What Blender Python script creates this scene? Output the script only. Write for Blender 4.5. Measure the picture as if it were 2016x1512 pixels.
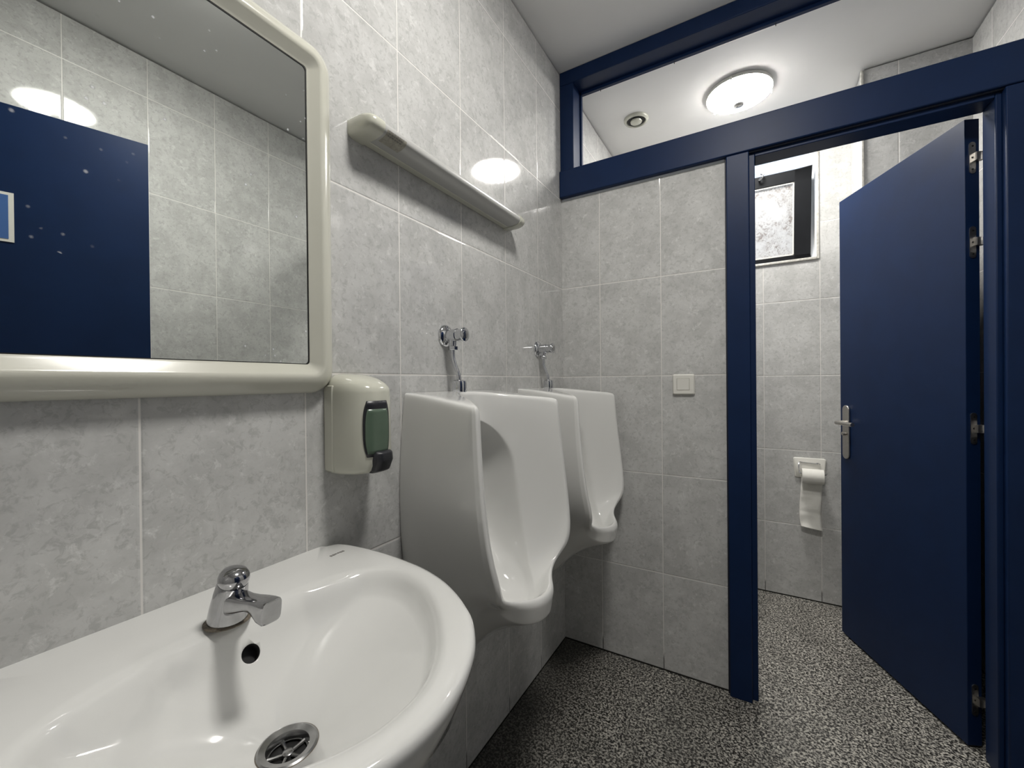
import bpy, math, random
import numpy as np
from mathutils import Vector, Matrix
for o in list(bpy.data.objects): bpy.data.objects.remove(o, do_unlink=True)
S = bpy.context.scene
COL = S.collection
R = math.radians

# ------------------------------------------------------------------ camera
CAM = Vector((0.7492, -1.7315, 1.1579))
YAW, PITCH, ROLL, FPX = -0.530987, -0.0041001, -0.0097199, 817.8
cf = Vector((math.sin(YAW)*math.cos(PITCH), math.cos(YAW)*math.cos(PITCH), math.sin(PITCH)))
r0 = Vector((math.cos(YAW), -math.sin(YAW), 0)); u0 = r0.cross(cf)
cr = r0*math.cos(ROLL)+u0*math.sin(ROLL); cu = -r0*math.sin(ROLL)+u0*math.cos(ROLL)
cd = bpy.data.cameras.new('camera'); cam = bpy.data.objects.new('camera', cd); COL.objects.link(cam)
cd.sensor_width = 36.0; cd.sensor_fit = 'HORIZONTAL'; cd.lens = FPX/2016*36; cd.clip_start = 0.01
m = Matrix((cr, cu, -cf)).transposed().to_4x4(); m.translation = CAM
cam.matrix_world = m
S.camera = cam

# ------------------------------------------------------------------ daylight, exposure
W = bpy.data.worlds.new('daylight'); S.world = W; W.use_nodes = True
bg = W.node_tree.nodes['Background']; bg.inputs[0].default_value = (0.72, 0.84, 1.0, 1); bg.inputs[1].default_value = 2.1
S.view_settings.view_transform = 'Standard'; S.view_settings.look = 'None'
S.view_settings.gamma = 1.0; S.view_settings.use_curve_mapping = False
S.view_settings.exposure = 0.30
LAMP_FRONT = 86.0      # emission of the washroom ceiling lamp
LAMP_CUBICLE = 96.0    # emission of the cubicle ceiling lamp

# room dimensions (metres), left wall x=0, partition face y=0
ZC = 2.536; XR = 1.475; XC = 1.512; YB = -2.35; YF = 0.925
TH, TZ0 = 0.39536, 1.1789 - 3*0.39536

# ------------------------------------------------------------------ material helpers
def new_mat(name):
    m = bpy.data.materials.new(name); m.use_nodes = True
    nt = m.node_tree; return m, nt, nt.nodes['Principled BSDF']
def N(nt, t, **kw):
    n = nt.nodes.new(t)
    for k, v in kw.items(): setattr(n, k, v)
    return n
def math_n(nt, op, a, b=None, c=None):
    n = nt.nodes.new('ShaderNodeMath'); n.operation = op
    for i, v in enumerate((a, b, c)):
        if v is None: continue
        if isinstance(v, (int, float)): n.inputs[i].default_value = v
        else: nt.links.new(v, n.inputs[i])
    return n.outputs[0]
def sstep(nt, v, a, b):
    n = nt.nodes.new('ShaderNodeMapRange'); n.interpolation_type = 'SMOOTHSTEP'
    nt.links.new(v, n.inputs['Value']); n.inputs['From Min'].default_value = a; n.inputs['From Max'].default_value = b
    return n.outputs[0]
def mixc(nt, f, a, b):
    n = nt.nodes.new('ShaderNodeMix'); n.data_type = 'RGBA'
    if isinstance(f, (int, float)): n.inputs[0].default_value = f
    else: nt.links.new(f, n.inputs[0])
    for i, v in ((6, a), (7, b)):
        if isinstance(v, tuple): n.inputs[i].default_value = (*v, 1)
        else: nt.links.new(v, n.inputs[i])
    return n.outputs[2]
def noise(nt, vec, scale, detail=3, rough=.5, dist=0):
    n = nt.nodes.new('ShaderNodeTexNoise'); n.inputs['Scale'].default_value = scale
    n.inputs['Detail'].default_value = detail; n.inputs['Roughness'].default_value = rough; n.inputs['Distortion'].default_value = dist
    nt.links.new(vec, n.inputs['Vector']); return n.outputs[0]
def bump(nt, bs, h, strength, dist):
    b = nt.nodes.new('ShaderNodeBump'); b.inputs['Strength'].default_value = strength; b.inputs['Distance'].default_value = dist
    nt.links.new(h, b.inputs['Height']); nt.links.new(b.outputs[0], bs.inputs['Normal'])
def plain(name, col, rough=.4, metal=0, spec=.5, coat=0, vary=0, vscale=30, bmp=0):
    m, nt, bs = new_mat(name)
    bs.inputs['Roughness'].default_value = rough; bs.inputs['Metallic'].default_value = metal
    bs.inputs['Specular IOR Level'].default_value = spec; bs.inputs['Coat Weight'].default_value = coat
    bs.inputs['Coat Roughness'].default_value = .05
    g = N(nt, 'ShaderNodeNewGeometry')
    nz = noise(nt, g.outputs['Position'], vscale, 4, .6)
    dark = tuple(c*(1-vary) for c in col)
    c = mixc(nt, sstep(nt, nz, .3, .7), dark, col)
    nt.links.new(c, bs.inputs['Base Color'])
    if bmp: bump(nt, bs, nz, bmp, .001)
    return m

def tile_mat(name, axis, off):
    m, nt, bs = new_mat(name)
    g = N(nt, 'ShaderNodeNewGeometry'); sp = N(nt, 'ShaderNodeSeparateXYZ'); nt.links.new(g.outputs['Position'], sp.inputs[0])
    u = math_n(nt, 'DIVIDE', math_n(nt, 'SUBTRACT', sp.outputs[axis], off-10*.25), .25)
    v = math_n(nt, 'DIVIDE', math_n(nt, 'SUBTRACT', sp.outputs[2], TZ0-2*TH), TH)
    def edge(w, size):
        f = math_n(nt, 'FRACT', w)
        return math_n(nt, 'MULTIPLY', math_n(nt, 'MINIMUM', f, math_n(nt, 'SUBTRACT', 1.0, f)), size)
    d = math_n(nt, 'MINIMUM', edge(u, .25), edge(v, TH))
    fl = N(nt, 'ShaderNodeCombineXYZ')
    nt.links.new(math_n(nt, 'FLOOR', u), fl.inputs[0]); nt.links.new(math_n(nt, 'FLOOR', v), fl.inputs[1]); fl.inputs[2].default_value = off
    wn = N(nt, 'ShaderNodeTexWhiteNoise'); wn.noise_dimensions = '3D'; nt.links.new(fl.outputs[0], wn.inputs['Vector'])
    va = N(nt, 'ShaderNodeVectorMath', operation='MULTIPLY_ADD')
    nt.links.new(wn.outputs['Color'], va.inputs[0]); va.inputs[1].default_value = (7, 7, 7); nt.links.new(g.outputs['Position'], va.inputs[2])
    vec = va.outputs[0]
    n1 = noise(nt, vec, 11, 6, .68, .3); n2 = noise(nt, vec, 75, 5, .7, .6); n3 = noise(nt, vec, 42, 8, .78, .45)
    c = mixc(nt, sstep(nt, n1, .36, .64), (.475, .475, .465), (.565, .565, .555))
    c = mixc(nt, math_n(nt, 'MULTIPLY', sstep(nt, n2, .50, .36), .55), c, (.37, .37, .36))
    c = mixc(nt, math_n(nt, 'MULTIPLY', sstep(nt, n3, .54, .66), .5), c, (.74, .74, .725))
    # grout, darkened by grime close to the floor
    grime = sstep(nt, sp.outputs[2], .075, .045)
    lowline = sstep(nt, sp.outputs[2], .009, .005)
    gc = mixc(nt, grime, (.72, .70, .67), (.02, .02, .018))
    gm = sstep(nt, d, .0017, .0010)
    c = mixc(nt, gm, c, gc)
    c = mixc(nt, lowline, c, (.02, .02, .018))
    nt.links.new(c, bs.inputs['Base Color'])
    rr = math_n(nt, 'MULTIPLY_ADD', gm, .45, .035)
    nt.links.new(math_n(nt, 'MULTIPLY_ADD', n2, .04, rr), bs.inputs['Roughness'])
    bs.inputs['Specular IOR Level'].default_value = .5
    h = math_n(nt, 'ADD', sstep(nt, d, .0008, .0042), math_n(nt, 'MULTIPLY', noise(nt, g.outputs['Position'], 60, 2), .05))
    bump(nt, bs, h, .55, .0012)
    return m

M = {}
M['tileY'] = tile_mat('tile_side', 1, -.243)
M['tileX'] = tile_mat('tile_partition', 0, .175)
M['tileXc'] = tile_mat('tile_cubicle', 0, .037)
M['slab'] = plain('dark_gap', (.03, .03, .028), .9)
M['ceil'] = plain('ceiling_paint', (.80, .795, .785), .75, vary=.03, vscale=3)
M['blue'] = plain('blue_paint', (.0052, .0185, .064), .42, spec=.2, vary=.12, vscale=9, bmp=.08)
M['bluedark'] = plain('blue_joint_shadow', (.004, .008, .022), .6)
M['ceramic'] = plain('white_ceramic', (.74, .74, .72), .08, coat=.6, vary=.015, vscale=6)
M['chrome'] = plain('chrome', (.62, .63, .65), .07, 1)
M['tapchrome'] = plain('tap_chrome', (.46, .46, .47), .10, 1, vary=.12, vscale=60)
M['chromedull'] = plain('dull_chrome', (.45, .45, .45), .22, 1, vary=.2, vscale=80)
M['steel'] = plain('brushed_steel', (.56, .54, .51), .34, 1, vary=.1, vscale=120)
M['cream'] = plain('cream_plastic', (.56, .56, .48), .16, coat=.4, vary=.03, vscale=12)
M['creamframe'] = plain('cream_mirror_frame', (.58, .575, .50), .18, coat=.4, vary=.02, vscale=12)
M['white'] = plain('white_plastic', (.72, .71, .66), .25, vary=.02)
M['hole'] = plain('dark_hole', (.006, .006, .006), .6)
M['black'] = plain('black_plastic', (.018, .019, .024), .35)
M['sash'] = plain('dark_window_frame', (.007, .008, .010), .5, spec=.2, vary=.2)
M['strip'] = plain('pale_tile_strip', (.60, .585, .54), .3, vary=.35, vscale=70)
M['liquid'] = plain('green_soap_window', (.10, .145, .105), .22, vary=.08, vscale=20)
M['paper'] = plain('tissue_paper', (.80, .79, .74), .9, vary=.04, vscale=60, bmp=.2)
M['grime'] = plain('grime_ring', (.20, .17, .13), .7, vary=.5, vscale=200)
M['stucco'] = plain('outside_render', (.86, .88, .91), .9, vary=.25, vscale=22, bmp=.8)
M['paleframe'] = plain('pale_window_frame', (.55, .58, .62), .5)
M['grey'] = plain('grey_print', (.20, .19, .18), .6)
M['stain'] = plain('brown_label', (.36, .345, .29), .5, vary=.25, vscale=160)

def floor_mat():
    m, nt, bs = new_mat('granite_floor')
    g = N(nt, 'ShaderNodeNewGeometry'); p = g.outputs['Position']
    a = noise(nt, p, 150, 3, .55, .6); b = noise(nt, p, 80, 3, .6, .4); s = noise(nt, p, 5, 3, .5)
    mx = math_n(nt, 'ADD', math_n(nt, 'MULTIPLY', a, .75), math_n(nt, 'MULTIPLY', b, .25))
    rp = N(nt, 'ShaderNodeValToRGB'); nt.links.new(mx, rp.inputs[0])
    e = rp.color_ramp.elements; e[0].position = .43; e[0].color = (.014, .0135, .0125, 1); e[1].position = .585; e[1].color = (.54, .52, .46, 1)
    for pos, cc in ((.465, .042), (.49, .14), (.53, .29)):
        k = e.new(pos); k.color = (cc, cc*.97, cc*.88, 1)
    c = mixc(nt, math_n(nt, 'MULTIPLY', sstep(nt, s, .42, .62), .25), rp.outputs[0], (.05, .048, .042))
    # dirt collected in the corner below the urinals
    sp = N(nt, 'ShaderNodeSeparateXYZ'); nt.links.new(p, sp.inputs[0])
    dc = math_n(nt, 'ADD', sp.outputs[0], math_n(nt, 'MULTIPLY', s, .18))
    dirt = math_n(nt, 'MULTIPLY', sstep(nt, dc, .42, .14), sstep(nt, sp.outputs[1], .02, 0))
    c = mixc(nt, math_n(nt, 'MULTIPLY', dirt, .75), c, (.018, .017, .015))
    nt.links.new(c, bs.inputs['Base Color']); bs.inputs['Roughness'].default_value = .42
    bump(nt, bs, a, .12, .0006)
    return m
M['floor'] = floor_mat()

def mirror_mat():
    m, nt, bs = new_mat('mirror_glass')
    g = N(nt, 'ShaderNodeNewGeometry'); p = g.outputs['Position']
    vo = N(nt, 'ShaderNodeTexVoronoi'); vo.inputs['Scale'].default_value = 75; nt.links.new(p, vo.inputs['Vector'])
    cl = noise(nt, p, 7, 2, .5)
    sc = N(nt, 'ShaderNodeSeparateColor'); nt.links.new(vo.outputs['Color'], sc.inputs[0])
    rare = sstep(nt, sc.outputs[0], .90, .93)
    dot = math_n(nt, 'MULTIPLY', sstep(nt, vo.outputs['Distance'], .30, .12), rare)
    dot = math_n(nt, 'MULTIPLY', dot, math_n(nt, 'MULTIPLY', sstep(nt, cl, .44, .54), .65))
    bs.inputs['Metallic'].default_value = 1; bs.inputs['Roughness'].default_value = .004
    bs.inputs['Base Color'].default_value = (.72, .745, .72, 1)
    d = N(nt, 'ShaderNodeBsdfDiffuse'); d.inputs[0].default_value = (.8, .82, .85, 1)
    mx = N(nt, 'ShaderNodeMixShader'); nt.links.new(dot, mx.inputs[0]); nt.links.new(bs.outputs[0], mx.inputs[1]); nt.links.new(d.outputs[0], mx.inputs[2])
    nt.links.new(mx.outputs[0], nt.nodes['Material Output'].inputs[0])
    return m
M['mirror'] = mirror_mat()

def lamp_mat(name, strength):
    m, nt, bs = new_mat(name)
    e = N(nt, 'ShaderNodeEmission'); e.inputs[0].default_value = (1.0, .972, .925, 1); e.inputs[1].default_value = strength
    nt.links.new(e.outputs[0], nt.nodes['Material Output'].inputs[0]); return m
M['lampF'] = lamp_mat('lit_glass_washroom', LAMP_FRONT)
M['lampC'] = lamp_mat('lit_glass_cubicle', LAMP_CUBICLE)

def pane_mat():
    m, nt, bs = new_mat('frosted_dirty_glass')
    g = N(nt, 'ShaderNodeNewGeometry'); p = g.outputs['Position']
    n1 = noise(nt, p, 60, 6, .7, 1.2); n2 = noise(nt, p, 9, 3, .6)
    dirt = math_n(nt, 'MULTIPLY', sstep(nt, n1, .45, .65), sstep(nt, n2, .35, .6))
    c = mixc(nt, math_n(nt, 'MULTIPLY', dirt, .85), (.80, .78, .75), (.32, .26, .23))
    tr = N(nt, 'ShaderNodeBsdfTranslucent'); nt.links.new(c, tr.inputs[0])
    df = N(nt, 'ShaderNodeBsdfDiffuse'); nt.links.new(c, df.inputs[0])
    mx = N(nt, 'ShaderNodeMixShader'); mx.inputs[0].default_value = .25
    nt.links.new(tr.outputs[0], mx.inputs[1]); nt.links.new(df.outputs[0], mx.inputs[2])
    nt.links.new(mx.outputs[0], nt.nodes['Material Output'].inputs[0]); return m
M['pane'] = pane_mat()

def diffuser_mat():
    m, nt, bs = new_mat('ribbed_diffuser')
    bs.inputs['Base Color'].default_value = (.46, .46, .445, 1); bs.inputs['Roughness'].default_value = .25
    bs.inputs['Coat Weight'].default_value = .3
    return m
M['diffuser'] = diffuser_mat()

# ------------------------------------------------------------------ mesh builder
class MB:
    def __init__(s): s.v = []; s.f = []; s.mi = []; s.mats = []
    def _m(s, mat):
        if mat not in s.mats: s.mats.append(mat)
        return s.mats.index(mat)
    def add(s, vs, fs, mat=None):
        b = len(s.v); s.v += [tuple(x) for x in vs]; s.f += [tuple(i+b for i in f) for f in fs]
        s.mi += [s._m(mat)]*len(fs)
    def box(s, lo, hi, mat=None, mats=None):
        x0, y0, z0 = lo; x1, y1, z1 = hi
        vs = [(x0, y0, z0), (x1, y0, z0), (x1, y1, z0), (x0, y1, z0), (x0, y0, z1), (x1, y0, z1), (x1, y1, z1), (x0, y1, z1)]
        fs = [(0, 3, 2, 1), (4, 5, 6, 7), (0, 1, 5, 4), (2, 3, 7, 6), (1, 2, 6, 5), (3, 0, 4, 7)]
        b = len(s.v); s.v += vs
        for i, f in enumerate(fs):
            s.f.append(tuple(k+b for k in f))
            mm = mat if mats is None else (mats[2] if i < 2 else mats[1] if i < 4 else mats[0])
            s.mi.append(s._m(mm))
        return s
    def rings(s, rs, closed=True, cap0=True, cap1=True, mat=None):
        n = len(rs[0]); vs = [p for r in rs for p in r]; fs = []
        for i in range(len(rs)-1):
            for j in range(n if closed else n-1):
                k = (j+1) % n
                fs.append((i*n+j, i*n+k, (i+1)*n+k, (i+1)*n+j))
        if cap0: fs.append(tuple(range(n-1, -1, -1)))
        if cap1: fs.append(tuple((len(rs)-1)*n+j for j in range(n)))
        s.add(vs, fs, mat); return s
    def lathe(s, prof, o=(0, 0, 0), ax=(0, 0, 1), n=32, mat=None, cap0=True, cap1=True):
        ax = Vector(ax).normalized(); o = Vector(o)
        t = Vector((0, 0, 1)) if abs(ax.z) < .9 else Vector((1, 0, 0))
        a = ax.cross(t).normalized(); b = ax.cross(a)
        rs = [[o+ax*h+(a*math.cos(2*math.pi*j/n)+b*math.sin(2*math.pi*j/n))*r for j in range(n)] for r, h in prof]
        return s.rings(rs, True, cap0, cap1, mat)
    def tube(s, pts, rad, n=14, mat=None, closed=False):
        pts = [Vector(p) for p in pts]; rs = []; up = None
        for i, p in enumerate(pts):
            a = pts[max(i-1, 0)]; b = pts[min(i+1, len(pts)-1)]
            if closed: a = pts[i-1]; b = pts[(i+1) % len(pts)]
            d = (b-a).normalized()
            if up is None: up = d.orthogonal().normalized()
            up = (up-d*up.dot(d)).normalized(); sd = d.cross(up)
            r = rad[i] if isinstance(rad, (list, tuple)) else rad
            rs.append([p+(up*math.cos(2*math.pi*j/n)+sd*math.sin(2*math.pi*j/n))*r for j in range(n)])
        if closed: rs.append(rs[0]); return s.rings(rs, True, False, False, mat)
        return s.rings(rs, True, True, True, mat)
    def xf(s, M4): s.v = [tuple(M4 @ Vector(p)) for p in s.v]; return s
    def build(s, name, mat=None, parent=None, smooth=True, bevel=0, bseg=2, subsurf=0, angle=40, loc=None, normals=True):
        me = bpy.data.meshes.new(name); me.from_pydata(s.v, [], s.f)
        for mm in s.mats: me.materials.append(mm if mm is not None else mat)
        for p, i in zip(me.polygons, s.mi): p.material_index = i
        if normals:
            import bmesh
            bm = bmesh.new(); bm.from_mesh(me); bmesh.ops.remove_doubles(bm, verts=bm.verts, dist=1e-6)
            bmesh.ops.recalc_face_normals(bm, faces=bm.faces); bm.to_mesh(me); bm.free()
        ob = bpy.data.objects.new(name, me); COL.objects.link(ob)
        if parent: ob.parent = parent
        if loc: ob.location = loc
        if smooth: me.shade_smooth() if angle >= 180 else me.shade_auto_smooth(angle) if hasattr(me, 'shade_auto_smooth') else me.shade_smooth()
        if smooth and angle < 180 and not hasattr(me, 'shade_auto_smooth'):
            me.set_sharp_from_angle(angle=R(angle))
        if bevel:
            b = ob.modifiers.new('bevel', 'BEVEL'); b.width = bevel; b.segments = bseg; b.limit_method = 'ANGLE'; b.angle_limit = R(35); b.harden_normals = False
        if subsurf:
            q = ob.modifiers.new('sub', 'SUBSURF'); q.levels = subsurf; q.render_levels = subsurf
        return ob

def tag(o, label=None, cat=None, group=None, kind=None):
    if label: o['label'] = label
    if cat: o['category'] = cat
    if group: o['group'] = group
    if kind: o['kind'] = kind
    return o
def empty(name, loc, rz=0):
    e = bpy.data.objects.new(name, None); COL.objects.link(e); e.location = loc; e.rotation_euler = (0, 0, rz); e.empty_display_size = .05
    return e
def copy_tree(o, parent=None, mats=None):
    c = o.copy(); COL.objects.link(c); c.parent = parent
    for ch in list(o.children): copy_tree(ch, c)
    return c
def struct(o, label, cat): return tag(o, label, cat, kind='structure')
def cr_spline(pts, n, closed=False):
    P = [np.array(p, float) for p in pts]; m_ = len(P); out = []
    segs = m_ if closed else m_-1
    for i in range(segs):
        if closed: a, b, c, d = P[i-1], P[i], P[(i+1) % m_], P[(i+2) % m_]
        else: a, b, c, d = P[max(i-1, 0)], P[i], P[i+1], P[min(i+2, m_-1)]
        for k in range(n):
            t = k/n
            out.append(.5*((2*b)+(-a+c)*t+(2*a-5*b+4*c-d)*t*t+(-a+3*b-3*c+d)*t**3))
    if not closed: out.append(P[-1])
    return out
def rrect(w, h, r, n=6):
    """rounded rectangle loop (2D), w x h centred"""
    out = []
    for cx, cy, a0 in ((w/2-r, h/2-r, 0), (-w/2+r, h/2-r, 90), (-w/2+r, -h/2+r, 180), (w/2-r, -h/2+r, 270)):
        for k in range(n+1):
            a = R(a0+90*k/n); out.append((cx+r*math.cos(a), cy+r*math.sin(a)))
    return out

# ================================================================== ROOM SHELL
GAP = .007; ZT = ZC-GAP          # dark shadow gap between tiles and ceiling
def wall(name, boxes, label, mx, cat='wall'):
    b = MB()
    for lo, hi in boxes:
        b.box(lo, hi, mats=(M['tileY'], mx, M['slab']))
    return struct(b.build(name, parent=None, smooth=False), label, cat)
def with_slab(b, lo, hi):
    b.box(lo, hi, M['slab'])

b = MB(); b.box((-.2, YB-.15, -.12), (2.6, 1.1, 0), M['floor'])
struct(b.build('floor', smooth=False), 'speckled grey and black granite floor of the washroom and cubicle', 'floor')
b = MB(); b.box((-.2, YB-.15, ZC), (2.6, 1.08, ZC+.12), M['ceil'])
struct(b.build('ceiling', smooth=False), 'flat white painted ceiling over washroom and cubicle', 'ceiling')

b = MB(); b.box((-.03, YB, 0), (0, YF, ZT), mats=(M['tileY'],)*3); with_slab(b, (-.15, YB-.1, 0), (-.03, YF+.15, ZC))
struct(b.build('wall_left', smooth=False), 'long grey tiled wall carrying mirror, lamp and urinals', 'wall')

b = MB(); b.box((0, 0, 0), (.66, .09, 1.985), mats=(M['tileY'], M['tileX'], M['slab']))
struct(b.build('wall_partition', smooth=False), 'low grey tiled partition wall with a light switch between urinals and cubicle', 'wall')

# far wall of the cubicle with the window opening
WX0, WX1, WZ0, WZ1 = .53, 1.025, 1.792, 2.455
b = MB()
for lo, hi in (((0, YF, 0), (WX0, YF+.03, ZT)), ((WX1, YF, 0), (1.165, YF+.03, ZT)), ((WX0, YF, 0), (WX1, YF+.03, WZ0)), ((WX0, YF, WZ1), (WX1, YF+.03, ZT))):
    b.box(lo, hi, mats=(M['tileY'], M['tileXc'], M['tileXc']))
for lo, hi in (((-.03, YF+.03, 0), (WX0, YF+.15, ZC)), ((WX1, YF+.03, 0), (XC+.1, YF+.15, ZC)), ((WX0, YF+.03, 0), (WX1, YF+.15, WZ0)), ((WX0, YF+.03, WZ1), (WX1, YF+.15, ZC))):
    b.box(lo, hi, M['ceil'])
struct(b.build('wall_far', smooth=False), 'grey tiled far wall of the cubicle holding window and paper holder', 'wall')

b = MB(); b.box((1.165, .665, 0), (XC, YF, ZT), mats=(M['tileY'], M['tileXc'], M['slab'])); b.box((1.175, .675, ZT), (XC, YF, ZC), M['slab'])
struct(b.build('wall_column', smooth=False), 'tiled pipe casing projecting in the far right corner of the cubicle', 'wall')

b = MB(); b.box((XC, .0, 0), (XC+.03, YF, ZT), mats=(M['tileY'],)*3); with_slab(b, (XC+.03, 0, 0), (XC+.12, YF+.1, ZC))
struct(b.build('wall_cubicle', smooth=False), 'tiled right wall of the cubicle behind the open blue door', 'wall')

# opposite wall with doorway (seen in the mirror)
DY0, DY1, DZ = -1.90, -1.03, 2.075
b = MB()
for lo, hi in (((XR, YB, 0), (XR+.03, DY0, ZT)), ((XR, DY1, 0), (XR+.03, 0, ZT)), ((XR, DY0, DZ), (XR+.03, DY1, ZT))):
    b.box(lo, hi, mats=(M['tileY'],)*3)
for lo, hi in (((XR+.03, YB-.1, 0), (XR+.12, DY0, ZC)), ((XR+.03, DY1, 0), (XR+.12, 0, ZC)), ((XR+.03, DY0, DZ), (XR+.12, DY1, ZC))):
    b.box(lo, hi, M['slab'])
struct(b.build('wall_right', smooth=False), 'tiled wall opposite the washbasin with the entrance doorway, seen in the mirror', 'wall')

b = MB(); b.box((0, YB-.03, 0), (XR, YB, ZT), mats=(M['tileX'],)*3); with_slab(b, (-.1, YB-.12, 0), (XR+.1, YB-.03, ZC))
struct(b.build('wall_rear', smooth=False), 'tiled end wall behind the viewer', 'wall')
b = MB(); b.box((2.45, YB-.1, 0), (2.55, .1, ZC), M['ceil']); b.box((XR+.12, YB-.12, 0), (2.5, YB-.06, ZC), M['ceil']); b.box((XR+.12, 0, 0), (2.5, .06, ZC), M['ceil'])
struct(b.build('wall_corridor', smooth=False), 'plain white corridor walls beyond the entrance door', 'wall')
b = MB(); b.box((-.6, 1.75, -.1), (2.3, 1.85, 2.75), M['stucco'])
struct(b.build('wall_outside', smooth=False), 'rough pale rendered wall of the yard outside the window', 'wall')

# ---------------------------------------------------------------- blue partition frame
fr = empty('trim_1', (.66, 0, 0)); struct(fr, 'dark blue wooden partition frame with open transom above the cubicle doorway', 'door frame')
def part(name, boxes, mat, parent, bevel=0, smooth=True, **kw):
    b = MB(); L = Vector(parent.location)
    for lo, hi in boxes:
        b.box(tuple(Vector(lo)-L), tuple(Vector(hi)-L), mat)
    return b.build(name, mat, parent, smooth, bevel, **kw)
FY = -.026; BY = .088
part('post', [((.660, FY, 0), (.7325, BY, 1.972))], M['blue'], fr, .003)
part('post_lining', [((.7315, -.004, 0), (.7505, .082, 1.972))], M['blue'], fr, .002)
part('joint_shadow', [((.655, -.010, 0), (.661, .01, 1.975)), ((.66, -.015, 1.970), (1.48, .01, 1.975))], M['bluedark'], fr)  # dark strips: shade of the frame joints put into the colour
part('jamb', [((1.3565, FY, 0), (1.474, BY, 1.972))], M['blue'], fr, .003)
part('jamb_lining', [((1.343, -.004, 0), (1.3575, .075, 1.972))], M['blue'], fr, .003)
part('head_beam', [((.001, FY, 1.974), (1.474, BY, 2.092))], M['blue'], fr, .004)
part('head_lining', [((.7505, -.004, 1.957), (1.343, .075, 1.975))], M['blue'], fr, .002)
part('transom_post', [((.001, -.012, 2.092), (.064, BY, 2.475))], M['blue'], fr, .003)
part('transom_post', [((1.452, -.012, 2.092), (1.474, BY, 2.475))], M['blue'], fr, .003)
part('top_beam', [((.001, -.012, 2.475), (1.474, BY, ZC-.001))], M['blue'], fr, .003)
part('glazing_bead', [((.064, .070, 2.462), (1.41, .086, 2.476)), ((.064, .070, 2.092), (.072, .086, 2.476))], M['blue'], fr, .001)
for x in (.16, .47, .82, 1.15):
    b = MB(); b.tube([(x-.66, .078, 2.464), (x-.66, .078, 2.452)], .0013, 6); b.build('nail', M['hole'], fr)
b = MB(); b.box((.001-.66, .0, 1.972), (.655-.66, .03, 1.992), M['blue']); 
# marbled tile strip at the top of the tiled partition
b = MB(); b.box((.004, -.004, 1.966), (.654, .004, 1.9745), M['paleframe'])
struct(b.build('trim_2', smooth=False), 'thin pale tile edging strip under the blue beam', 'trim')

# wall tile corner strips near the window and casing
b = MB()
b.box((WX1-.001, YF-.006, WZ0-.012), (WX1+.011, YF+.004, WZ1+.012), M['strip'])
b.box((WX0-.011, YF-.006, WZ0-.012), (WX0+.001, YF+.004, WZ1+.012), M['strip'])
b.box((WX0, YF-.008, WZ0-.013), (WX1, YF+.055, WZ0+.001), M['strip'])
struct(b.build('trim_3', bevel=.003), 'pale rounded tile strips around the window opening', 'trim')
b = MB(); b.box((1.158, .658, 0), (1.171, .671, ZT), M['strip'])
struct(b.build('trim_4', bevel=.004), 'pale rounded strip on the corner of the tiled pipe casing', 'trim')
# reveal lining of the window opening
b = MB()
b.box((WX1-.002, YF+.001, WZ0), (WX1+.001, YF+.15, WZ1), M['ceil']); b.box((WX0-.001, YF+.001, WZ0), (WX0+.002, YF+.15, WZ1), M['ceil'])
b.box((WX0, YF+.001, WZ1-.002), (WX1, YF+.15, WZ1+.001), M['ceil'])
struct(b.build('trim_5', smooth=False), 'white plaster lining of the window reveal', 'trim')

# ---------------------------------------------------------------- window
wn = empty('window_1', (.78, YF+.1, WZ0)); struct(wn, 'small tilting window with dark sash leaning inward and frosted dirty pane', 'window')
def wpart(name, boxes, mat, bevel=0): return part(name, boxes, mat, wn, bevel)
fy0, fy1 = YF+.085, YF+.135
wpart('window_frame', [((WX0, fy0, WZ0), (WX0+.045, fy1, WZ1)), ((WX1-.045, fy0, WZ0), (WX1, fy1, WZ1)), ((WX0, fy0, WZ1-.04), (WX1, fy1, WZ1)), ((WX0, fy0, WZ0), (WX1, fy1, WZ0+.012))], M['paleframe'], .003)
# leaning sash, local frame: u along x, w up the lean
sx0, sx1 = .545, 1.006; sb = Vector((0, YF+.078, WZ0+.014)); st = Vector((0, YF-.004, WZ0+.475))
wv = (st-sb); SH = wv.length; wv.normalize(); nv = Vector((0, -wv.z, wv.y)) # towards the room
def sp_(x, w, d): return Vector((x, 0, 0))+sb+wv*w+nv*d-Vector(wn.location)
def sbox(b, x0, x1, w0, w1, d0, d1, mat):
    vs = [sp_(x, w, d) for d in (d0, d1) for w in (w0, w1) for x in (x0, x1)]
    b.add(vs, [(0, 1, 3, 2), (4, 6, 7, 5), (0, 4, 5, 1), (2, 3, 7, 6), (0, 2, 6, 4), (1, 5, 7, 3)], mat)
b = MB()
RW = .075
for a in ((sx0, sx1, SH-.062, SH), (sx0, sx1, 0, .030), (sx0, sx0+RW, 0, SH), (sx1-RW, sx1, 0, SH)): sbox(b, *a, -.028, 0, M['sash'])
sash = b.build('sash', M['sash'], wn, bevel=.003)
b = MB(); sbox(b, sx0+RW, sx1-RW, .03, SH-.062, -.018, -.012, M['pane']); b.build('pane', M['pane'], sash)
b = MB()
for a in ((sx1-RW-.006, sx1-RW, .03, SH-.062), (sx0+RW, sx0+RW+.006, .03, SH-.062), (sx0+RW, sx1-RW, SH-.068, SH-.062), (sx0+RW, sx1-RW, .03, .036)): sbox(b, *a, -.012, -.003, M['white'])
b.build('bead', M['white'], sash)
b = MB(); b.tube([sp_(.772, SH-.02, 0), sp_(.772, SH-.02, .02), sp_(.785, SH-.012, .026), sp_(.792, SH+.004, .02), sp_(.780, SH+.010, .014)], .005, 10); b.build('catch', M['chrome'], wn)

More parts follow.
